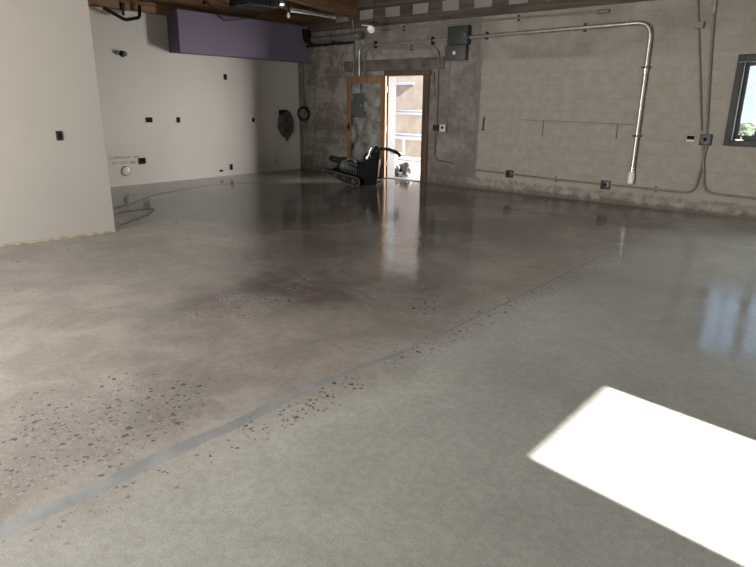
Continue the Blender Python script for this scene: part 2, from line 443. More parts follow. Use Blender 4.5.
struct(MB().box((1.45, -.035, 2.10), (3.96, 0, 2.31), .008).build('trim_4', M['concrete'], smooth=False), 'dark rough concrete lintel above the doorway', 'lintel')
bb = MB().box((3.70, -9.1, 0), (3.708, -6.335, .022)).build('baseboard_left', M['dust'], smooth=False)
struct(bb, 'thin tan strip of raw edge under the cream partition', 'baseboard'); bb.data.transform(PM)

# outside
struct(MB().box((-14, .25, -.12), (34, 16, -.03)).box((XR + .2, -24, -.12), (34, .25, -.03)).box((-14, -24, -.12), (XR + .2, YF - .2, -.03)).build('ground', M['pavement'], smooth=False), 'sunlit pavement outside the building', 'pavement')

# ------------------------------------------------------------------ doorway in the back wall
d = thing('door_1', 'brown timber door with a glass panel standing open beside the bright doorway', 'door', (2.52, 0, 0), None, 'structure')
MB().box((3.43, -.03, 0), (3.575, .10, 2.0), .004).box((2.47, -.03, 2.0), (3.62, .10, 2.12), .004).build('door_frame', M['framewood'], d)
MB().box((2.521, .0, 0), (2.565, .10, 2.0), .004).box((2.525, .10, 0), (2.56, .25, 2.03)).box((3.50, .10, 0), (3.53, .25, 2.03)).box((2.56, .10, 2.0), (3.5, .25, 2.03)).build('door_reveal', M['reveal'], d, False, 'reveal with its colour darkened to tone down the sunlight')  # reveal colour darkened to offset the sun and yard lamp falling on it
MB().box((2.56, .0, 0), (3.5, .25, .012), .003).build('threshold', M['pipe'], d)
# leaf: hinged at x=2.53, folded back against the wall; local x runs from the hinge
lf = thing('door_leaf', '', '', (2.525 - 2.52, -.055, 0)); del lf['label']; del lf['category']; lf.parent = d
def leaf(mbx, n, m, p):
    o = mbx.build(n, m, None); o.parent = p; return o
lw, th = 1.0, .05
lfm = leaf(MB().box((-lw, -th, .02), (-lw + .105, 0, 2.005), .004).box((-.12, -th, .02), (0, 0, 2.005), .004).box((-lw + .105, -th, 1.865), (-.12, 0, 2.005), .004).box((-lw + .105, -th, .02), (-.12, 0, .30), .004), 'door_panel', M['doorwood'], lf)
leaf(MB().box((-lw + .10, -th * .6, .295), (-.115, -th * .45, 1.87)), 'pane', M['dirtyglass'], lf)
leaf(MB().lathe([(.028, 0), (.028, .008), (.012, .012), (.011, .035), (.026, .045), (.028, .06), (.018, .072)], (-lw + .06, -th, 1.0), (0, -1, 0)).box((-lw + .035, -th - .004, .93), (-lw + .085, -th, 1.09), .002), 'handle', M['darkmetal'], lf)
leaf(MB().cyl((.004, -.01, .25), (.004, -.01, .35), .012, 10).cyl((.004, -.01, .95), (.004, -.01, 1.05), .012, 10).cyl((.004, -.01, 1.7), (.004, -.01, 1.8), .012, 10), 'hinge', M['brass'], lf)
lf.rotation_euler.z = math.radians(3)
d.location.x += .07; lf.location.x += .045

# ------------------------------------------------------------------ window (right edge of the photograph) and off-frame windows
def window(x0, x1, z0, z1, n, label):
    w = thing('window_%d' % n, label, 'window', (x0, 0, z0), None, 'structure')
    f = MB(); t = .085
    f.box((x0, -.03, z0), (x0 + t, .16, z1), .006).box((x1 - t, -.03, z0), (x1, .16, z1), .006)
    f.box((x0 + t, -.03, z1 - t), (x1 - t, .16, z1), .006).box((x0 + t, -.03, z0), (x1 - t, .16, z0 + t), .006)
    f.build('window_frame', M['winframe'], w)
    xm = (x0 + x1) / 2
    for a, b in ((x0 + t, xm), (xm, x1 - t)):
        s = MB(); st = .06; ya, yb = .03, .075
        s.box((a, ya, z0 + t), (a + st, yb, z1 - t), .004).box((b - st, ya, z0 + t), (b, yb, z1 - t), .004)
        s.box((a + st, ya, z1 - t - st), (b - st, yb, z1 - t), .004).box((a + st, ya, z0 + t), (b - st, yb, z0 + t + st), .004)
        o = s.build('sash', M['winframe'], w)
        MB().box((a + st, .05, z0 + t + st), (b - st, .055, z1 - t - st)).build('pane', M['glass'], o)
        MB().box(((a + b) / 2 - .012, .04, z0 + t + st), ((a + b) / 2 + .012, .065, z1 - t - st), .003).build('glazing_bar', M['winframe'], o)
    MB().tube([(x0 + t + .012, -.036, z0 + t), (x0 + t + .012, -.036, z1 - t)], .007, 8).build('sash_highlight', M['steel'], w, True, 'bright vertical strip for the highlight on the sash edge')  # steel strip stands in for light catching the sash edge
    MB().tube([(x0 + .01, -.04, z1 - t - .01), (x1 - .01, -.04, z1 - t - .01)], .008, 8).build('head_highlight', M['steel'], w, True, 'bright horizontal strip for the highlight under the window head')  # same for the bright line of light along the head
    MB().box((x0 + t + .05, -.05, z0 + t - .004), (x0 + t + .16, .02, z0 + t + .012), .004).lathe([(.012, 0), (.012, .03), (.02, .04), (.014, .055)], (x0 + t + .12, -.02, z0 + t + .01), (0, 0, 1), 14).build('catch', M['steel'], w, True, 'bright metal catch')
window(*WIN[0], 1, 'dark framed window in the pale block wall')
window(*WIN[1], 2, 'dark framed window further along the block wall')

# ------------------------------------------------------------------ walk-behind machine in front of the open door leaf
mc = thing('walk_behind_machine', 'black walk-behind machine tipped back on its base before the doorway', 'machine', (0, 0, 0))
def stadium(l, r0, r1, n=9):
    """tapered pill outline: small end at x=0, big end at x=l"""
    p = [(r0 * math.cos(a), r0 * math.sin(a)) for a in [PI / 2 + PI * k / n for k in range(n + 1)]]
    p += [(l + r1 * math.cos(a), r1 * math.sin(a)) for a in [-PI / 2 + PI * k / n for k in range(n + 1)]]
    return p
def rot2(poly, ang, ox, oz): return [(ox + x * math.cos(ang) - z * math.sin(ang), oz + x * math.sin(ang) + z * math.cos(ang)) for x, z in poly]
def runner(ox, oz, ang, y, l, r0, r1):
    poly = rot2(stadium(l, r0, r1), ang, ox, oz)
    rn = MB().prism(poly, y - .09, y + .09, .012).build('runner', M['black'], mc)
    pts = [(x, y - .092, z) for x, z in rot2(stadium(l, r0 * .86, r1 * .86), ang, ox, oz)]
    MB().tube(pts, .011, 8, closed=True).build('runner_rim', M['rimgrey'] if y < 0 else M['black'], rn, True, 'grey rim' if y < 0 else None)  # grey on the near runner, black on the far one
    for k in (.1, .38, .66, .97):
        w = MB(); c = rot2([(l * k, 0)], ang, ox, oz)[0]; rr = (r0 + (r1 - r0) * k) * .55
        w.lathe([(rr, 0), (rr, .012), (rr * .5, .02), (rr * .4, .026)], (c[0], y - .088, c[1]), (0, -1, 0), 16)
        w.build('roller', M['darkmetal'], rn)
    g = MB()
    n = len(poly)
    for i in range(n):                                   # tread lugs on the belt
        a = Vector((poly[i][0], 0, poly[i][1])); b = Vector((poly[(i + 1) % n][0], 0, poly[(i + 1) % n][1]))
        L = (b - a).length; m = max(1, int(L / .05))
        for k in range(m):
            p = a.lerp(b, (k + .5) / m); dr = (b - a).normalized(); ang2 = -math.atan2(dr.z, dr.x)
            g.box((p.x - .011, y - .085, p.z - .008), (p.x + .011, y + .085, p.z + .008), 0, Matrix.Rotation(ang2, 4, 'Y'))
    g.build('tread', M['black'], rn)
runner(-.50, .27, -.33, -.24, .60, .045, .095)
runner(-.40, .46, -.25, .26, .60, .045, .085)
# tilted chassis, column and engine
MB().prism([(-.42, .22), (-.36, .30), (.05, .26), (.20, .40), (.40, .62), (.50, .64), (.52, .60), (.44, .05), (.40, .0), (.06, .0), (-.05, .06)], -.15, .17, .015).build('chassis', M['blackmatte'], mc)
MB().prism([(.33, .03), (.38, .60), (.43, .70), (.50, .71), (.53, .64), (.47, .02), (.43, .0)], -.20, .22, .012).build('control_column', M['blackmatte'], mc)
MB().prism([(.475, .15), (.505, .16), (.545, .47), (.515, .49)], -.18, -.10, .006).build('lit_edge_strip', M['steel'], mc, True, 'bright strip for the lit edge of the panel')  # bright strip modelled in place of light falling on the column edge
e = MB().box((-.22, -.13, .25), (.10, .15, .43), .03, Matrix.Rotation(.28, 4, 'Y'))
for k in range(7): e.box((-.20 + k * .045, -.16, .26 - k * .012), (-.185 + k * .045, .17, .45 - k * .012), .003)
eng = e.build('engine', M['darkmetal'], mc)
MB().cyl((-.06, -.17, .42), (.12, -.17, .36), .045, 18).build('muffler', M['darkmetal'], eng)
MB().lathe([(.06, 0), (.065, .01), (.065, .06), (.05, .075), (.02, .08)], (-.14, 0, .43), (.25, 0, 1)).build('air_filter', M['black'], eng)
MB().tube(rounded([(-.18, -.16, .40), (-.05, -.18, .50), (.06, -.17, .46), (.10, -.17, .36)], .08), .013, 8).build('exhaust_tube', M['steel'], eng, True, 'bright curved tube')
MB().tube(rounded([(.02, -.17, .34), (.10, -.19, .42), (.18, -.18, .36), (.24, -.17, .46)], .06), .014, 8).build('hydraulic_hose', M['black'], eng)
MB().lathe([(.052, 0), (.056, .01), (.056, .13), (.04, .145), (.018, .15), (.018, .165)], (.25, -.12, .44), (.35, 0, 1)).build('canister', M['black'], mc)
MB().cyl((.275, -.165, .49), (.335, -.165, .58), .032, 16).build('gauge_housing', M['steel'], mc, True, 'bright metal cylinder')
MB().cyl((.33, -.10, .60), (.37, -.10, .69), .03, 16).box((.30, -.16, .52), (.36, -.12, .545), .004).build('filler_cap', M['steel'], mc, True, 'bright filler cap')
MB().prism([(-.32, .33), (-.20, .42), (-.05, .40), (.02, .33), (-.05, .28)], -.10, .12, .02).build('fuel_tank', M['blackmatte'], mc)
for y in (-.19, .20):
    h = MB().tube(rounded([(.44, y, .62), (.52, y, .665), (.70, y, .66), (.84, y, .60), (.90, y, .55)], .12), .017, 10).build('handlebar', M['darkmetal'], mc)
    MB().tube([(.79, y, .625), (.84, y, .602), (.91, y, .545)], .025, 10).build('grip', M['black'], h)
    MB().tube(rounded([(.70, y, .645), (.74, y - .01, .60), (.86, y - .01, .545)], .03), .006, 6).build('brake_lever', M['steel'], h)
MB().tube([(.60, -.19, .667), (.60, .20, .667)], .014, 10).build('crossbar', M['darkmetal'], mc)
MB().tube(rounded([(.46, .1, .05), (.54, .1, .02), (.56, .0, .14), (.53, -.15, .40), (.49, -.19, .60)], .06), .010, 8).build('control_cable', M['black'], mc)
MB().cyl((.42, -.20, .035), (.42, .22, .035), .034, 16).build('foot_roller', M['black'], mc)
mc.location = (2.736, -1.175, 0.0); mc.rotation_euler.z = math.radians(40.5)

# ------------------------------------------------------------------ items outside the doorway
def blob(org, sx, sy, sz, seed):
    t = bmesh.new(); bmesh.ops.create_icosphere(t, subdivisions=4, radius=1)
    rnd = random.Random(seed); dirs = [Vector((rnd.uniform(-1, 1), rnd.uniform(-1, 1), rnd.uniform(-1, 1))).normalized() for _ in range(26)]
    for v in t.verts:
        n = v.co.normalized(); k = 1
        for i, dd in enumerate(dirs):
            a = n.dot(dd)
            if a > .72: k += (.30 if i % 2 else -.28) * (a - .72) / .28
        z = max(n.z * sz * k, -sz * .62)
        v.co = Vector((n.x * sx * k, n.y * sy * k, z))
    bmesh.ops.translate(t, vec=Vector(org) + Vector((0, 0, sz * .62)), verts=t.verts)
    return t
bg = thing('crumpled_bag', 'crumpled pale grey bag lying on the ground just outside the doorway', 'bag', (2.55, .62, -.03))
mb = MB(); mb.merge(blob((2.55, .62, -.03), .185, .15, .155, 3)); mb.build('bag_body', M['bag'], bg)
MB().tube(rounded([(2.42, .52, .14), (2.44, .50, .25), (2.52, .50, .23), (2.55, .51, .16)], .04), .010, 6).build('bag_handle', M['boxwhite'], bg)
MB().lathe([(.032, 0), (.035, .01), (.02, .016)], (2.615, .474, .12), (.2, -1, .2), 14).build('bag_opening', M['black'], bg, True, 'dark opening')

struct(MB().box((-6, 4.0, -.03), (6.5, 4.25, 3.3)).build('exterior_wall', M['outwall'], smooth=False), 'tan block wall across the yard', 'wall')
rk = thing('metal_rack', 'white painted metal rack standing against the tan wall outside the doorway', 'rack', (0, 3.7, -.03))
for x in (-.46, 1.3):
    MB().box((x - .03, 3.62, -.03), (x + .03, 3.68, 1.25), .004).build('post', M['outwhite'], rk)
for z, hh in ((1.20, .07), (.54, .10), (.02, .05)):
    MB().box((-.49, 3.6, z), (1.33, 3.7, z + hh), .005).build('rail', M['outwhite'], rk)
MB().box((-.49, 3.59, 1.275), (1.33, 3.7, 1.31), .004).box((-.49, 3.59, .645), (1.33, 3.7, .69), .004).build('rail_cap', M['outblue'], rk, True, 'blue grey upper edge')
fr = MB(); fr.box((-.22, 3.58, .14), (.26, 3.62, .19), .004).box((.21, 3.58, .19), (.26, 3.62, .54), .004).box((-.27, 3.58, .0), (-.22, 3.62, .54), .004)
fr.build('door_brace', M['outwhite'], rk)
struct(MB().box((-.5, 3.93, 1.97), (.25, 4.0, 2.03), .006).build('exterior_ledge', M['outblue'], smooth=False), 'grey ledge on the tan wall across the yard', 'ledge')
cn = thing('white_bucket', 'white bucket standing on the ground between the bag and the rack', 'bucket', (1.35, 1.75, -.03))
MB().lathe([(.10, 0), (.105, .01), (.125, .30), (.13, .31), (.132, .33), (.118, .335), (.112, .30), (.09, .02), (.0, .015)], (1.35, 1.75, -.03), (0, 0, 1), 24).build('bucket_body', M['outwhite'], cn)
MB().tube([(1.35 + .134 * math.cos(a), 1.75 - .07 * math.sin(a) - .04, .27 - .16 * math.sin(a)) for a in [PI * k / 14 for k in range(15)]], .005, 6).build('bucket_handle', M['steel'], cn)
def shrub(x, y, h, w, seed, label):
    s = thing('shrub', label, 'shrub', (x, y, -.03), 'shrubs outside the window')
    rnd = random.Random(seed); m = MB()
    for _ in range(900):
        a = rnd.uniform(0, 2 * PI); rr = w * math.sqrt(rnd.random()); z = h * (.12 + .88 * rnd.random())
        rr *= math.sqrt(max(.05, 1 - abs(z / h - .45) * 1.5)); p = Vector((x + rr * math.cos(a), y + rr * math.sin(a), z))
        d1 = Vector((rnd.uniform(-1, 1), rnd.uniform(-1, 1), rnd.uniform(-.4, 1))).normalized() * .09
        d2 = d1.cross(Vector((rnd.uniform(-1, 1), rnd.uniform(-1, 1), rnd.uniform(-1, 1)))).normalized() * .03
        m.bm.faces.new([m.bm.verts.new(p - d1), m.bm.verts.new(p + d2), m.bm.verts.new(p + d1), m.bm.verts.new(p - d2)])
    m.build('foliage', M['leaf'], s, False)
    st = MB()
    for k in range(5): st.tube([(x, y, -.03), (x + .3 * w * math.cos(k * 1.3), y + .3 * w * math.sin(k * 1.3), h * .4), (x + .7 * w * math.cos(k * 1.3), y + .7 * w * math.sin(k * 1.3), h * .8)], [.02, .014, .006], 6)
    st.build('stem', M['bark'], s)
shrub(8.35, 2.6, 1.22, .55, 1, 'green shrub outside the window, nearer the doorway')
shrub(9.35, 2.9, 1.05, .5, 2, 'green shrub outside the window, further from the doorway')

# ------------------------------------------------------------------ services on the block wall
def strap_set(parent, spots, r, mat):
    for p in spots: MB().box((p[0] - .012, -r * 2 - .004, p[1] - r - .03), (p[0] + .012, .0, p[1] + r + .03), .003).build('strap', mat, parent)

p = thing('drain_pipe', 'thick grey pipe with a black elbow running along the top of the block wall', 'pipe', (.5, -.12, 2.75))
MB().tube([(.46, -.12, 2.755), (1.2, -.12, 2.765), (1.98, -.12, 2.775)], .062, 18).build('pipe_run', M['pipe'], p)
MB().tube(rounded([(.62, -.12, 2.755), (.42, -.12, 2.755), (.42, -.12, 2.98)], .12), .078, 18).torus((.55, -.12, 2.755), (1, 0, 0), .074, .018).torus((.42, -.12, 2.9), (0, 0, 1), .074, .018).build('elbow', M['black'], p)
MB().torus((1.95, -.12, 2.775), (1, 0, 0), .064, .016).cyl((1.90, -.12, 2.775), (2.02, -.12, 2.775), .072, 18).build('coupling', M['pipe'], p)
MB().box((1.2, -.12, 2.68), (1.22, 0, 2.70)).torus((1.21, -.12, 2.765), (1, 0, 0), .066, .008).build('hanger', M['darkmetal'], p)
p = thing('black_pipe', 'thin black pipe running under the thick grey pipe', 'pipe', (.4, -.05, 2.66))
MB().tube([(.1, -.05, 2.652), (1.75, -.05, 2.665)], .026, 12).build('pipe_run', M['black'], p)
MB().box((.9, -.08, 2.62), (.92, 0, 2.69)).build('clamp', M['darkmetal'], p)

# big conduit from beside the doorway, elbow and down
p = thing('conduit', 'thick bright conduit running along the block wall and bending down to a white end box', 'conduit', (7.53, -.05, .4))
pts = rounded([(4.5, -.05, 2.605), (6.0, -.05, 2.625), (7.54, -.05, 2.645), (7.535, -.05, .42)], .22, 9)
MB().tube(pts, .032, 14).build('pipe_run', M['conduit'], p)
strap_set(p, [(4.83, 2.615), (6.55, 2.632)], .032, M['darkmetal'])
for z in (2.03, 1.06): MB().box((7.475, -.086, z - .012), (7.595, 0, z + .012), .003).build('strap', M['darkmetal'], p)
for z in (1.98, .56): MB().torus((7.535, -.05, z), (0, 0, 1), .034, .008).cyl((7.535, -.05, z - .03), (7.535, -.05, z + .03), .038, 14).build('coupling', M['steel'], p)
MB().lathe([(.03, 0), (.045, .012), (.05, .03), (.05, .15), (.04, .18), (.03, .2)], (7.535, -.055, .34), (0, 0, 1), 18).build('end_box', M['boxwhite'], p, True, 'white conduit body')

p = thing('conduit', 'slim conduit arching over the doorway and dropping to a socket box', 'conduit', (3.84, -.03, 1.1))
MB().tube(rounded([(2.04, -.04, 1.69), (2.04, -.04, 2.53), (3.84, -.04, 2.47), (3.845, -.04, 1.10)], .14, 8), .015, 10).build('pipe_run', M['paintedpipe'], p)
strap_set(p, [(3.2, 2.493)], .015, M['darkmetal'])
p = thing('conduit', 'bright conduit rising behind the door leaf and turning along above the doorway', 'conduit', (1.88, -.05, 1.7))
MB().tube(rounded([(1.90, -.05, 1.69), (1.90, -.05, 2.585), (4.05, -.05, 2.60)], .16, 8), .022, 12).build('pipe_run', M['conduit'], p)
for x in (2.32, 3.70):
    MB().box((x - .015, -.075, 2.52), (x + .015, 0, 2.66), .003).build('strap', M['darkmetal'], p)
p = thing('conduit', 'dark conduit dropping from the roof to the box behind the door leaf', 'conduit', (1.74, -.035, 1.7))
MB().tube([(1.74, -.04, 1.69), (1.74, -.04, 2.4), (1.735, -.045, 2.93), (1.73, -.06, 3.10)], .017, 10).build('pipe_run', M['paintedpipe'], p)
strap_set(p, [(1.738, 2.2)], .017, M['darkmetal'])
p = thing('conduit', 'thin pipe along the top of the block wall under the timber plate', 'conduit', (2.2, -.03, 2.86))
MB().tube([(2.15, -.035, 2.835), (4.4, -.035, 2.862), (6.85, -.035, 2.84)], .017, 10).build('pipe_run', M['paintedpipe'], p)
MB().cyl((6.72, -.035, 2.841), (6.90, -.035, 2.840), .028, 12).build('end_cap', M['pipe'], p)
strap_set(p, [(3.0, 2.845), (5.4, 2.852)], .017, M['darkmetal'])

def elbox(name, x0, x1, z0, z1, dpt, mat, label, cat, door=True):
    o = thing(name, label, cat, ((x0 + x1) / 2, 0, z0))
    MB().box((x0, -dpt, z0), (x1, .0, z1), .006).build('housing', mat, o)
    if door:
        dr = MB().box((x0 + .02, -dpt - .010, z0 + .02), (x1 - .02, -dpt, z1 - .02), .003).build('cover', mat, o)
        MB().box((x1 - .06, -dpt - .022, (z0 + z1) / 2 - .025), (x1 - .04, -dpt - .01, (z0 + z1) / 2 + .025), .003).build('latch', M['steel'], dr)
    return o
elbox('electrical_panel', 4.08, 4.50, 2.49, 2.80, .13, M['panelbox'], 'upper dark green-grey electrical box right of the doorway', 'electrical box')
o = elbox('electrical_panel', 4.03, 4.46, 2.235, 2.485, .11, M['panelbox2'], 'lower grey electrical box with a round pale knockout', 'electrical box', False)
MB().lathe([(.034, 0), (.034, .006), (.01, .008)], (4.23, -.1175, 2.36), (0, -1, 0), 18).build('knockout', M['ivory'], o, True, 'pale round disc')
MB().box((4.05, -.117, 2.25), (4.44, -.11, 2.47), .003).build('cover', M['panelbox2'], o)
elbox('electrical_panel', 1.66, 2.08, 1.19, 1.69, .12, M['panelbox2'], 'grey breaker panel on the wall behind the glass of the door leaf', 'electrical box')

p = thing('wall_cable', 'thin cable dropping from the lower grey box to a socket beside the doorway', 'cable', (4.09, -.02, 1.1))
MB().tube([(4.075, -.012, 2.235), (4.09, -.012, 1.7), (4.075, -.012, 1.10)], .007, 6).build('cable_run', M['paintedpipe'], p)
p = thing('pull_rod', 'short dark rod hung beside the right door jamb', 'rod', (3.74, -.02, 1.85))
MB().tube([(3.745, -.015, 2.06), (3.74, -.015, 1.84)], .012, 8).build('rod_body', M['darkmetal'], p)
MB().tube([(3.74, -.012, 1.85), (3.80, -.014, 1.6), (3.845, -.016, 1.45)], .005, 6).build('cord', M['darkmetal'], p)

def socket(x, z, s, label, mat, inner=None, slots=True):
    o = thing('junction_box', label, 'junction box', (x, 0, z - s))
    MB().box((x - s, -.055, z - s), (x + s, 0, z + s), .006).build('housing', mat, o)
    MB().box((x - s * .85, -.062, z - s * .85), (x + s * .85, -.055, z + s * .85), .003).build('face_plate', inner or mat, o)
    if slots:
        MB().lathe([(s * .38, 0), (s * .38, .004), (s * .1, .005)], (x, -.062, z + s * .1), (0, -1, 0), 14).build('receptacle', M['black'], o)
    return o
socket(3.835, 1.055, .055, 'dark square box beside the right door jamb', M['darkmetal'], None, False)
socket(4.005, 1.055, .075, 'pale socket box with a dark centre right of the doorway', M['pipe'], M['ivory'])
socket(5.447, .322, .062, 'dark box on the low conduit nearer the doorway', M['darkmetal'])
socket(7.149, .290, .07, 'dark box on the low conduit below the long vertical pipe', M['darkmetal'])
socket(8.474, 1.045, .075, 'dark box where two upright conduits meet left of the window', M['darkmetal'])
o = thing('thermostat', 'small dark switch plate with a pale lower edge left of the paired conduits', 'switch', (8.275, 0, 1.03))
MB().box((8.22, -.02, 1.01), (8.33, 0, 1.10), .005).build('housing', M['ivory'], o)
MB().box((8.225, -.03, 1.04), (8.325, -.018, 1.095), .004).build('face_plate', M['blackmatte'], o)

p = thing('wall_cable', 'thin cable looping from the dark box down to the wall foot by the jamb', 'cable', (3.84, -.02, .6))
MB().tube(rounded([(3.82, -.012, 1.0), (3.81, -.012, .55), (3.86, -.012, .46), (4.25, -.012, .42)], .06), .007, 6).tube([(3.86, -.012, 1.0), (3.845, -.012, .75), (3.83, -.012, .56)], .006, 6).build('cable_run', M['darkmetal'], p)
p = thing('wall_cable', 'thin dark cable stapled level across the pale infill with two drops', 'cable', (6.5, -.01, 1.2))
MB().tube([(5.55, -.008, 1.245), (6.5, -.008, 1.235), (7.46, -.008, 1.222)], .006, 6).build('cable_run', M['paintedpipe'], p)
for x in (5.99, 7.215): MB().tube([(x, -.010, 1.235), (x, -.010, 1.0)], .010, 6).build('drop', M['paintedpipe'], p)
p = thing('wall_hook', 'small dark hook on the left edge of the pale infill', 'hook', (4.86, 0, 1.1))
MB().tube(rounded([(4.86, 0, 1.27), (4.86, -.03, 1.24), (4.86, -.03, 1.06), (4.86, -.06, 1.05)], .02), .012, 8).build('hook_body', M['darkmetal'], p)

p = thing('conduit', 'painted conduit running low along the block wall then rising to the paired box', 'conduit', (6.6, -.02, .3))
MB().tube(rounded([(4.74, -.028, .338), (6.3, -.028, .300), (8.44, -.028, .285), (8.50, -.028, .97)], .16, 8), .017, 10).build('pipe_run', M['paintedpipe'], p)
strap_set(p, [(6.3, .30), (7.9, .29)], .017, M['paintedpipe'])
p = thing('conduit', 'painted conduit dropping from the paired box and bending off under the window', 'conduit', (8.6, -.02, .3))
MB().tube(rounded([(8.455, -.028, .97), (8.56, -.028, .31), (9.6, -.028, .285), (12.4, -.028, .27)], .15, 8), .017, 10).build('pipe_run', M['paintedpipe'], p)
p = thing('conduit', 'painted upright conduit above the paired box, further from the window', 'conduit', (8.2, -.02, 2))
MB().tube([(8.08, -.028, 2.925), (8.26, -.028, 1.95), (8.40, -.028, 1.16)], .013, 10).box((8.10, -.07, 2.52), (8.22, 0, 2.60), .005).build('pipe_run', M['paintedpipe'], p)
p = thing('conduit', 'painted upright conduit above the paired box, nearer the window', 'conduit', (8.4, -.02, 2))
MB().tube([(8.30, -.032, 2.925), (8.36, -.032, 2.2), (8.47, -.032, 1.12)], .017, 10).build('pipe_run', M['paintedpipe'], p)
MB().cyl((8.30, -.032, 2.93), (8.315, -.032, 2.70), .024, 10).build('coupling', M['steel'], p, True, 'bright coupling')
strap_set(p, [(8.375, 2.05)], .017, M['paintedpipe'])

p = thing('hose_ring', 'dark looped hose hanging on the block wall near the corner', 'hose', (.21, -.05, 1.24))
MB().torus((.235, -.085, 1.24), (-.38, 1, 0), .14, .016, wob=.02).torus((.24, -.10, 1.235), (-.34, 1, .03), .132, .015, wob=.03).torus((.23, -.075, 1.245), (-.36, 1, .04), .146, .014, wob=-.02).build('loop', M['black'], p)
MB().tube([(.20, -.02, 2.34), (.205, -.025, 1.9), (.21, -.03, 1.36)], .006, 6).build('hanging_cord', M['darkmetal'], p)
MB().tube(rounded([(.21, 0, 1.38), (.21, -.09, 1.37), (.21, -.09, 1.41)], .02), .008, 8).build('hook', M['darkmetal'], p)

# ------------------------------------------------------------------ items on the white wall (x = 0)
def wallbox(y, z, w, h, label, name='outlet_box'):
    o = thing(name, label, 'outlet box', (0, y, z - h))
    b = MB(); t = .008
    b.box((0, y - w, z - h), (.012, y - w + t, z + h)).box((0, y + w - t, z - h), (.012, y + w, z + h)).box((0, y - w, z + h - t), (.012, y + w, z + h)).box((0, y - w, z - h), (.012, y + w, z - h + t))
    b.build('rim', M['darkmetal'], o)
    MB().box((.0, y - w + t, z - h + t), (.004, y + w - t, z + h - t)).build('recess', M['black'], o)
    MB().box((.004, y - w * .35, z - h * .5), (.008, y + w * .35, z + h * .5), .001).build('receptacle', M['blackmatte'], o)
wallbox(-3.70, 1.15, .062, .046, 'wide dark outlet box at mid height on the white wall beside the partition')
wallbox(-3.104, 1.141, .034, .05, 'narrow dark outlet box at mid height below the left end of the purple soffit')
wallbox(-1.968, 1.96, .036, .054, 'dark outlet box high on the white wall just under the purple soffit')
wallbox(-1.32, 1.116, .03, .046, 'dark outlet box at mid height nearest the hose reel')
wallbox(-3.917, .422, .066, .055, 'square dark outlet box low on the white wall beside the patched plaster')
wallbox(-1.955, .173, .034, .06, 'dark outlet box just above the floor in the middle of the white wall')
wallbox(-2.208, .115, .04, .022, 'tiny dark outlet slot just above the floor, left of the low box')
o = thing('pipe_stub', 'short capped pipe stub high on the white wall beside the partition', 'pipe', (0, -4.08, 2.26))
MB().lathe([(.055, 0), (.055, .008), (.035, .012), (.035, .07), (.04, .072), (.04, .10), (.02, .11)], (0, -4.08, 2.26), (1, 0, 0), 16).build('stub', M['darkmetal'], o)
MB().lathe([(.026, 0), (.024, .004)], (.108, -4.08, 2.26), (1, 0, 0), 12).build('cap', M['pipe'], o)
for y, z, w, h, l in ((-4.24, .505, .28, .028, 'upper strip of grey joint filler on the white wall beside the partition'), (-4.22, .415, .26, .034, 'lower strip of grey joint filler on the white wall beside the partition')):
    m = MB(); rnd = random.Random(int(z * 1000))
    poly = [(y - w + 2 * w * k / 14, z - h * (.5 + .5 * rnd.random())) for k in range(15)] + [(y + w - 2 * w * k / 14, z + h * (.4 + .6 * rnd.random())) for k in range(15)]
    vs = [m.bm.verts.new((.0035, a, b)) for a, b in poly]; m.bm.faces.new(vs)
    r = bmesh.ops.extrude_face_region(m.bm, geom=m.bm.faces[:]); bmesh.ops.translate(m.bm, vec=(-.003, 0, 0), verts=[g for g in r['geom'] if isinstance(g, bmesh.types.BMVert)])
    tag(m.build('plaster_patch', M['filler'], smooth=False), l, 'plaster patch', 'patches on the white wall')
o = thing('round_cover', 'round white cover plate low on the white wall below the plaster patches', 'cover plate', (0, -4.245, .26))
MB().lathe([(.085, 0), (.085, .008), (.07, .016), (.01, .018)], (0, -4.245, .265), (1, 0, 0), 24).build('plate', M['boxwhite'], o)
MB().torus((.006, -4.245, .265), (1, 0, 0), .083, .007).build('plate_rim', M['pipe'], o)
o = thing('round_cover', 'small faint round cover low on the white wall near the corner', 'cover plate', (0, -.73, .24))
MB().lathe([(.06, 0), (.06, .006), (.05, .01), (.01, .011)], (0, -.731, .242), (1, 0, 0), 20).build('plate', M['filler'], o)

# hose coil on reel hanger
p = thing('hose_coil', 'coiled grey-brown hose hung on a dark bracket near the corner of the white wall', 'hose', (.05, -.46, 1.04))
m = MB(); pts = []
for k in range(0, 12 * 9 + 1):
    a = 2 * PI * k / 24 + PI / 2; R = .022 + .040 * (k / 24) + .004 * math.sin(k)
    pts.append((.05 + .03 * math.sin(k * .9), -.455 + R * 1.0 * math.cos(a), 1.02 + R * 1.45 * math.sin(a)))
m.tube(pts, .018, 8)
for k, (R, dx) in enumerate(((.205, .06), (.185, .085), (.16, .1), (.12, .1))):
    m.tube([(dx, -.455 + R * math.cos(2 * PI * j / 32), 1.02 + R * 1.42 * math.sin(2 * PI * j / 32)) for j in range(32)], .018, 8, closed=True)
m.build('coil', M['hose'], p)
MB().box((0, -.60, 1.20), (.10, -.48, 1.32), .01).build('bracket', M['black'], p)
e_ = MB().tube(rounded([(.08, -.42, .82), (.075, -.44, .74), (.07, -.455, .70)], .03), .016, 8).build('hose_end', M['hose'], p)
MB().cyl((.07, -.455, .71), (.07, -.458, .65), .026, 12).build('nozzle', M['darkmetal'], e_)

# cream partition switch box
o = thing('switch_box', 'dark rectangular switch box on the cream partition', 'switch', (0, 0, 0))
MB().box((0, -.032, -.05), (.010, .032, .05), .004).build('rim', M['darkmetal'], o)
MB().box((.008, -.024, -.041), (.012, .024, .041), .002).build('recess', M['black'], o)
MB().box((.011, -.009, -.022), (.022, .009, .022), .002).build('toggle', M['blackmatte'], o)
o.matrix_world = PM @ Matrix.Translation((3.70, -6.80, 1.12))

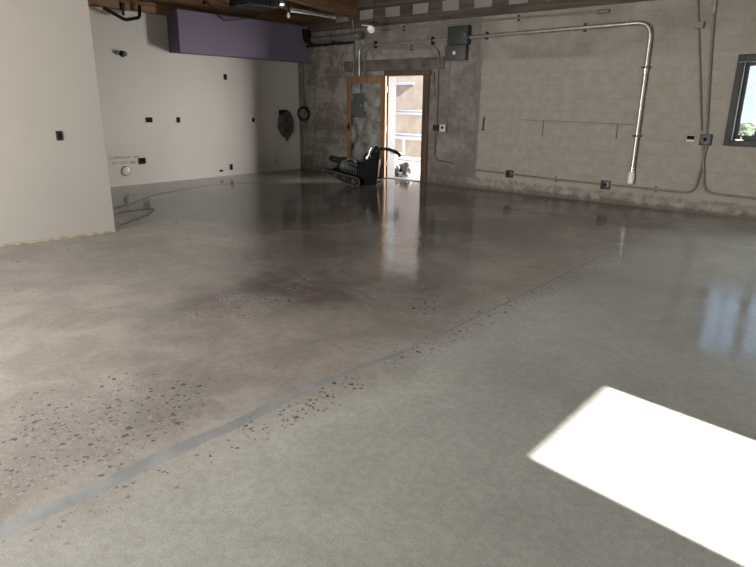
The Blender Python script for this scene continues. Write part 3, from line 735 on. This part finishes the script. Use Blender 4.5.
# ------------------------------------------------------------------ pipes and fittings under the roof
p = thing('bent_pipe', 'black bent pipe hanging from the timber above the white wall beside the partition', 'pipe', (.2, -4.1, 2.9))
MB().tube(rounded([(.20, -4.42, 2.94), (.20, -4.07, 2.79), (.20, -3.80, 2.855), (.20, -3.78, 3.05)], .05), .028, 12).build('pipe_run', M['black'], p)
MB().cyl((.12, -4.05, 2.94), (.12, -4.05, 3.06), .045, 14).cyl((.12, -4.05, 2.87), (.12, -4.05, 2.94), .025, 12).build('hanger', M['darkmetal'], p)
p = thing('bracket_rod', 'thin dark V-bent rod hanging in front of the purple soffit', 'rod', (.45, -2.2, 2.95))
MB().tube(rounded([(.45, -2.62, 3.22), (.45, -2.25, 2.945), (.45, -1.55, 3.06), (.45, -1.45, 3.12)], .03), .012, 8).build('rod_body', M['darkmetal'], p)
MB().box((.41, -2.66, 3.18), (.49, -2.58, 3.24), .004).build('bracket', M['darkmetal'], p)

u = thing('unit_heater', 'dark blue-black hanging unit under the rafters above the purple soffit', 'heater', (1.5, -2.3, 3.0))
MB().box((1.25, -2.70, 3.06), (1.75, -2.02, 3.30), .02).build('housing', M['darkmetal'], u)
lv = MB()
for k in range(7): lv.box((1.752, -2.64 + k * .085, 3.09), (1.764, -2.58 + k * .085, 3.27), .002)
lv.build('louvre', M['black'], u)
MB().cyl((1.7, -1.98, 3.17), (1.7, -1.86, 3.17), .06, 18).torus((1.7, -1.88, 3.17), (0, 1, 0), .06, .012).build('collar', M['steel'], u, True, 'bright round collar')
for yy in (-2.6, -2.1): MB().cyl((1.5, yy, 3.29), (1.5, yy, zr(yy) + .2), .01, 8).build('hanger_rod', M['darkmetal'], u)

f = thing('strip_light', 'white tube strip light under the rafters in the far corner', 'lamp', (1.5, -.9, 3.1))
MB().box((1.47, -1.50, 3.125), (1.53, -.33, 3.16), .004).build('batten', M['conduit'], f)
MB().cyl((1.5, -1.46, 3.105), (1.5, -.37, 3.105), .014, 12).build('tube', M['tube'], f)
MB().box((1.48, -1.50, 3.085), (1.52, -1.465, 3.13), .004).build('lamp_holder', M['boxwhite'], f)
MB().box((1.48, -.365, 3.085), (1.52, -.33, 3.13), .004).build('lamp_holder', M['boxwhite'], f)
for yy in (-1.3, -.5): MB().cyl((1.5, yy, 3.15), (1.5, yy, zr(yy) + .24), .006, 6).build('hanger_rod', M['darkmetal'], f)
b = thing('light_bulb', 'small bare bulb hanging beside the strip light', 'bulb', (1.5, -1.50, 3.0))
MB().lathe([(.012, .0), (.028, .02), (.032, .045), (.02, .08), (.016, .10)], (1.45, -1.52, 2.985), (0, 0, 1), 18).build('globe', M['lens'], b)
MB().cyl((1.45, -1.52, 3.08), (1.45, -1.52, 3.74), .014, 12).build('socket', M['darkmetal'], b)

L = thing('flood_lamp', 'white round lamp with a shade hanging above the open door leaf', 'lamp', (2.76, -.6, 2.8))
MB().cyl((2.76, -.6, 2.90), (2.76, -.6, 3.68), .010, 8).box((2.66, -.64, 2.895), (2.82, -.56, 2.915), .004).build('stem', M['darkmetal'], L)
MB().lathe([(.04, -.05), (.045, -.02), (.066, .05), (.070, .06), (.06, .055)], (2.73, -.63, 2.815), (.35, -.75, -.45), 22).build('lamp_head', M['boxwhite'], L)
MB().lathe([(.0, .085), (.03, .08), (.056, .06), (.06, .05), (.0, .049)], (2.73, -.63, 2.815), (.35, -.75, -.45), 22).build('lens', M['lens'], L)
MB().box((2.50, -.66, 2.855), (2.74, -.56, 2.872), .004, Matrix.Rotation(.12, 4, 'Y')).build('shade', M['boxwhite'], L)
MB().cyl((2.74, -.6, 2.83), (2.77, -.6, 2.905), .012, 8).build('knuckle', M['darkmetal'], L)

# ------------------------------------------------------------------ cords lying on the floor beyond the partition
tag(MB().tube(rounded([(2.55, -6.2, .008), (2.15, -5.6, .008), (1.75, -4.95, .008), (1.35, -4.55, .008), (.95, -3.1, .008), (1.3, -2.3, .008)], .4), .003, 8).build('floor_cord', M['cord']), 'long thin cord lying on the floor beyond the partition toward the white wall', 'cord')
tag(MB().tube(rounded([(2.9, -6.3, .008), (2.45, -5.55, .008), (2.55, -5.15, .008), (2.95, -5.5, .008), (3.35, -6.1, .008)], .3), .004, 8).build('floor_cord', M['cord']), 'looped cord on the floor right at the corner of the cream partition', 'cord')

# ------------------------------------------------------------------ light
w = bpy.data.worlds.new('sky'); C.world = w; w.use_nodes = True
t = w.node_tree; t.nodes.clear()
out = t.nodes.new('ShaderNodeOutputWorld'); bg_ = t.nodes.new('ShaderNodeBackground')
tc = t.nodes.new('ShaderNodeTexCoord'); sx = t.nodes.new('ShaderNodeSeparateXYZ'); rp = t.nodes.new('ShaderNodeValToRGB')
t.links.new(tc.outputs['Generated'], sx.inputs[0]); t.links.new(sx.outputs[2], rp.inputs[0])
rp.color_ramp.elements[0].position = 0.0; rp.color_ramp.elements[0].color = (.58, .76, 1, 1)
rp.color_ramp.elements[1].position = .6; rp.color_ramp.elements[1].color = (.42, .63, 1, 1)
t.links.new(rp.outputs[0], bg_.inputs[0]); bg_.inputs[1].default_value = 1.5
t.links.new(bg_.outputs[0], out.inputs[0])

def lamp(kind, name, loc, energy, col, **kw):
    d = bpy.data.lights.new(name, kind); d.energy = energy; d.color = col
    for k, v in kw.items(): setattr(d, k, v)
    o = bpy.data.objects.new(name, d); COL.objects.link(o); o.location = loc
    return o
def aim(o, d): o.rotation_euler = Vector(d).to_track_quat('-Z', 'Y').to_euler()
s = lamp('SUN', 'sun', (20, -8, 10), 31, (1, .955, .88), angle=.0093)
aim(s, (-1, .13, -.575))
def area(name, loc, d, sx_, sy_, e, col):
    o = lamp('AREA', name, loc, e, col, shape='RECTANGLE', size=sx_, size_y=sy_); aim(o, d); return o
# daylight at the window and roller openings; yard and alcove lamps are added fills
area('daylight_window', (11.4, .30, 1.57), (0, -1, 0), 1.6, 1.15, 330, (.93, .96, 1))
area('yard_fill_lamp', (4.6, 1.7, 1.25), (-4.5, -5.4, 0), 2.0, 2.2, 880, (1, .96, .90))  # unseen lamp added outside the doorway to brighten the white wall
area('daylight_roller', (6.4, YF - .25, 1.45), (0, 1, 0), 3.0, 2.8, 780, (1, .965, .91))
area('alcove_fill_lamp', (1.65, -8.45, 1.6), (0, 1, 0), 1.8, 1.4, 60, (.85, .92, 1))  # added behind the partition, out of view, to lift the wall's left end
for nm, lc, dr, a, b_ in (('portal_door', (3.02, .27, 1.0), (0, -1, 0), .95, 2.0), ('portal_window', (9.325, .27, 1.57), (0, -1, 0), 1.2, 1.15), ('portal_exit', (XR + .22, -7.38, 1.04), (-1, 0, 0), .93, 2.05)):
    o = area(nm, lc, dr, a, b_, 1, (1, 1, 1)); o.data.cycles.is_portal = True

# ------------------------------------------------------------------ camera
cd = bpy.data.cameras.new('camera'); cam = bpy.data.objects.new('camera', cd); COL.objects.link(cam)
cd.sensor_fit = 'HORIZONTAL'; cd.sensor_width = 36; cd.lens = 36 * 594.725 / 756
R_ = Vector((.7610, .6487, .01063)); U_ = Vector((-.1970, .2154, .9565)); F_ = Vector((-.6182, .7300, -.2911))
F_.normalize(); R_ = (R_ - F_ * R_.dot(F_)).normalized(); U_ = R_.cross(F_)
cam.matrix_world = Matrix(((R_.x, U_.x, -F_.x, 10.543), (R_.y, U_.y, -F_.y, -9.593), (R_.z, U_.z, -F_.z, 1.5), (0, 0, 0, 1)))
cd.clip_start = .05; cd.clip_end = 200
C.camera = cam
C.view_settings.view_transform = 'Standard'; C.view_settings.look = 'None'; C.view_settings.exposure = 0; C.view_settings.gamma = 1
C.cycles.use_denoising = True
C.cycles.max_bounces = 12; C.cycles.diffuse_bounces = 6; C.cycles.sample_clamp_indirect = 8; C.cycles.caustics_reflective = False
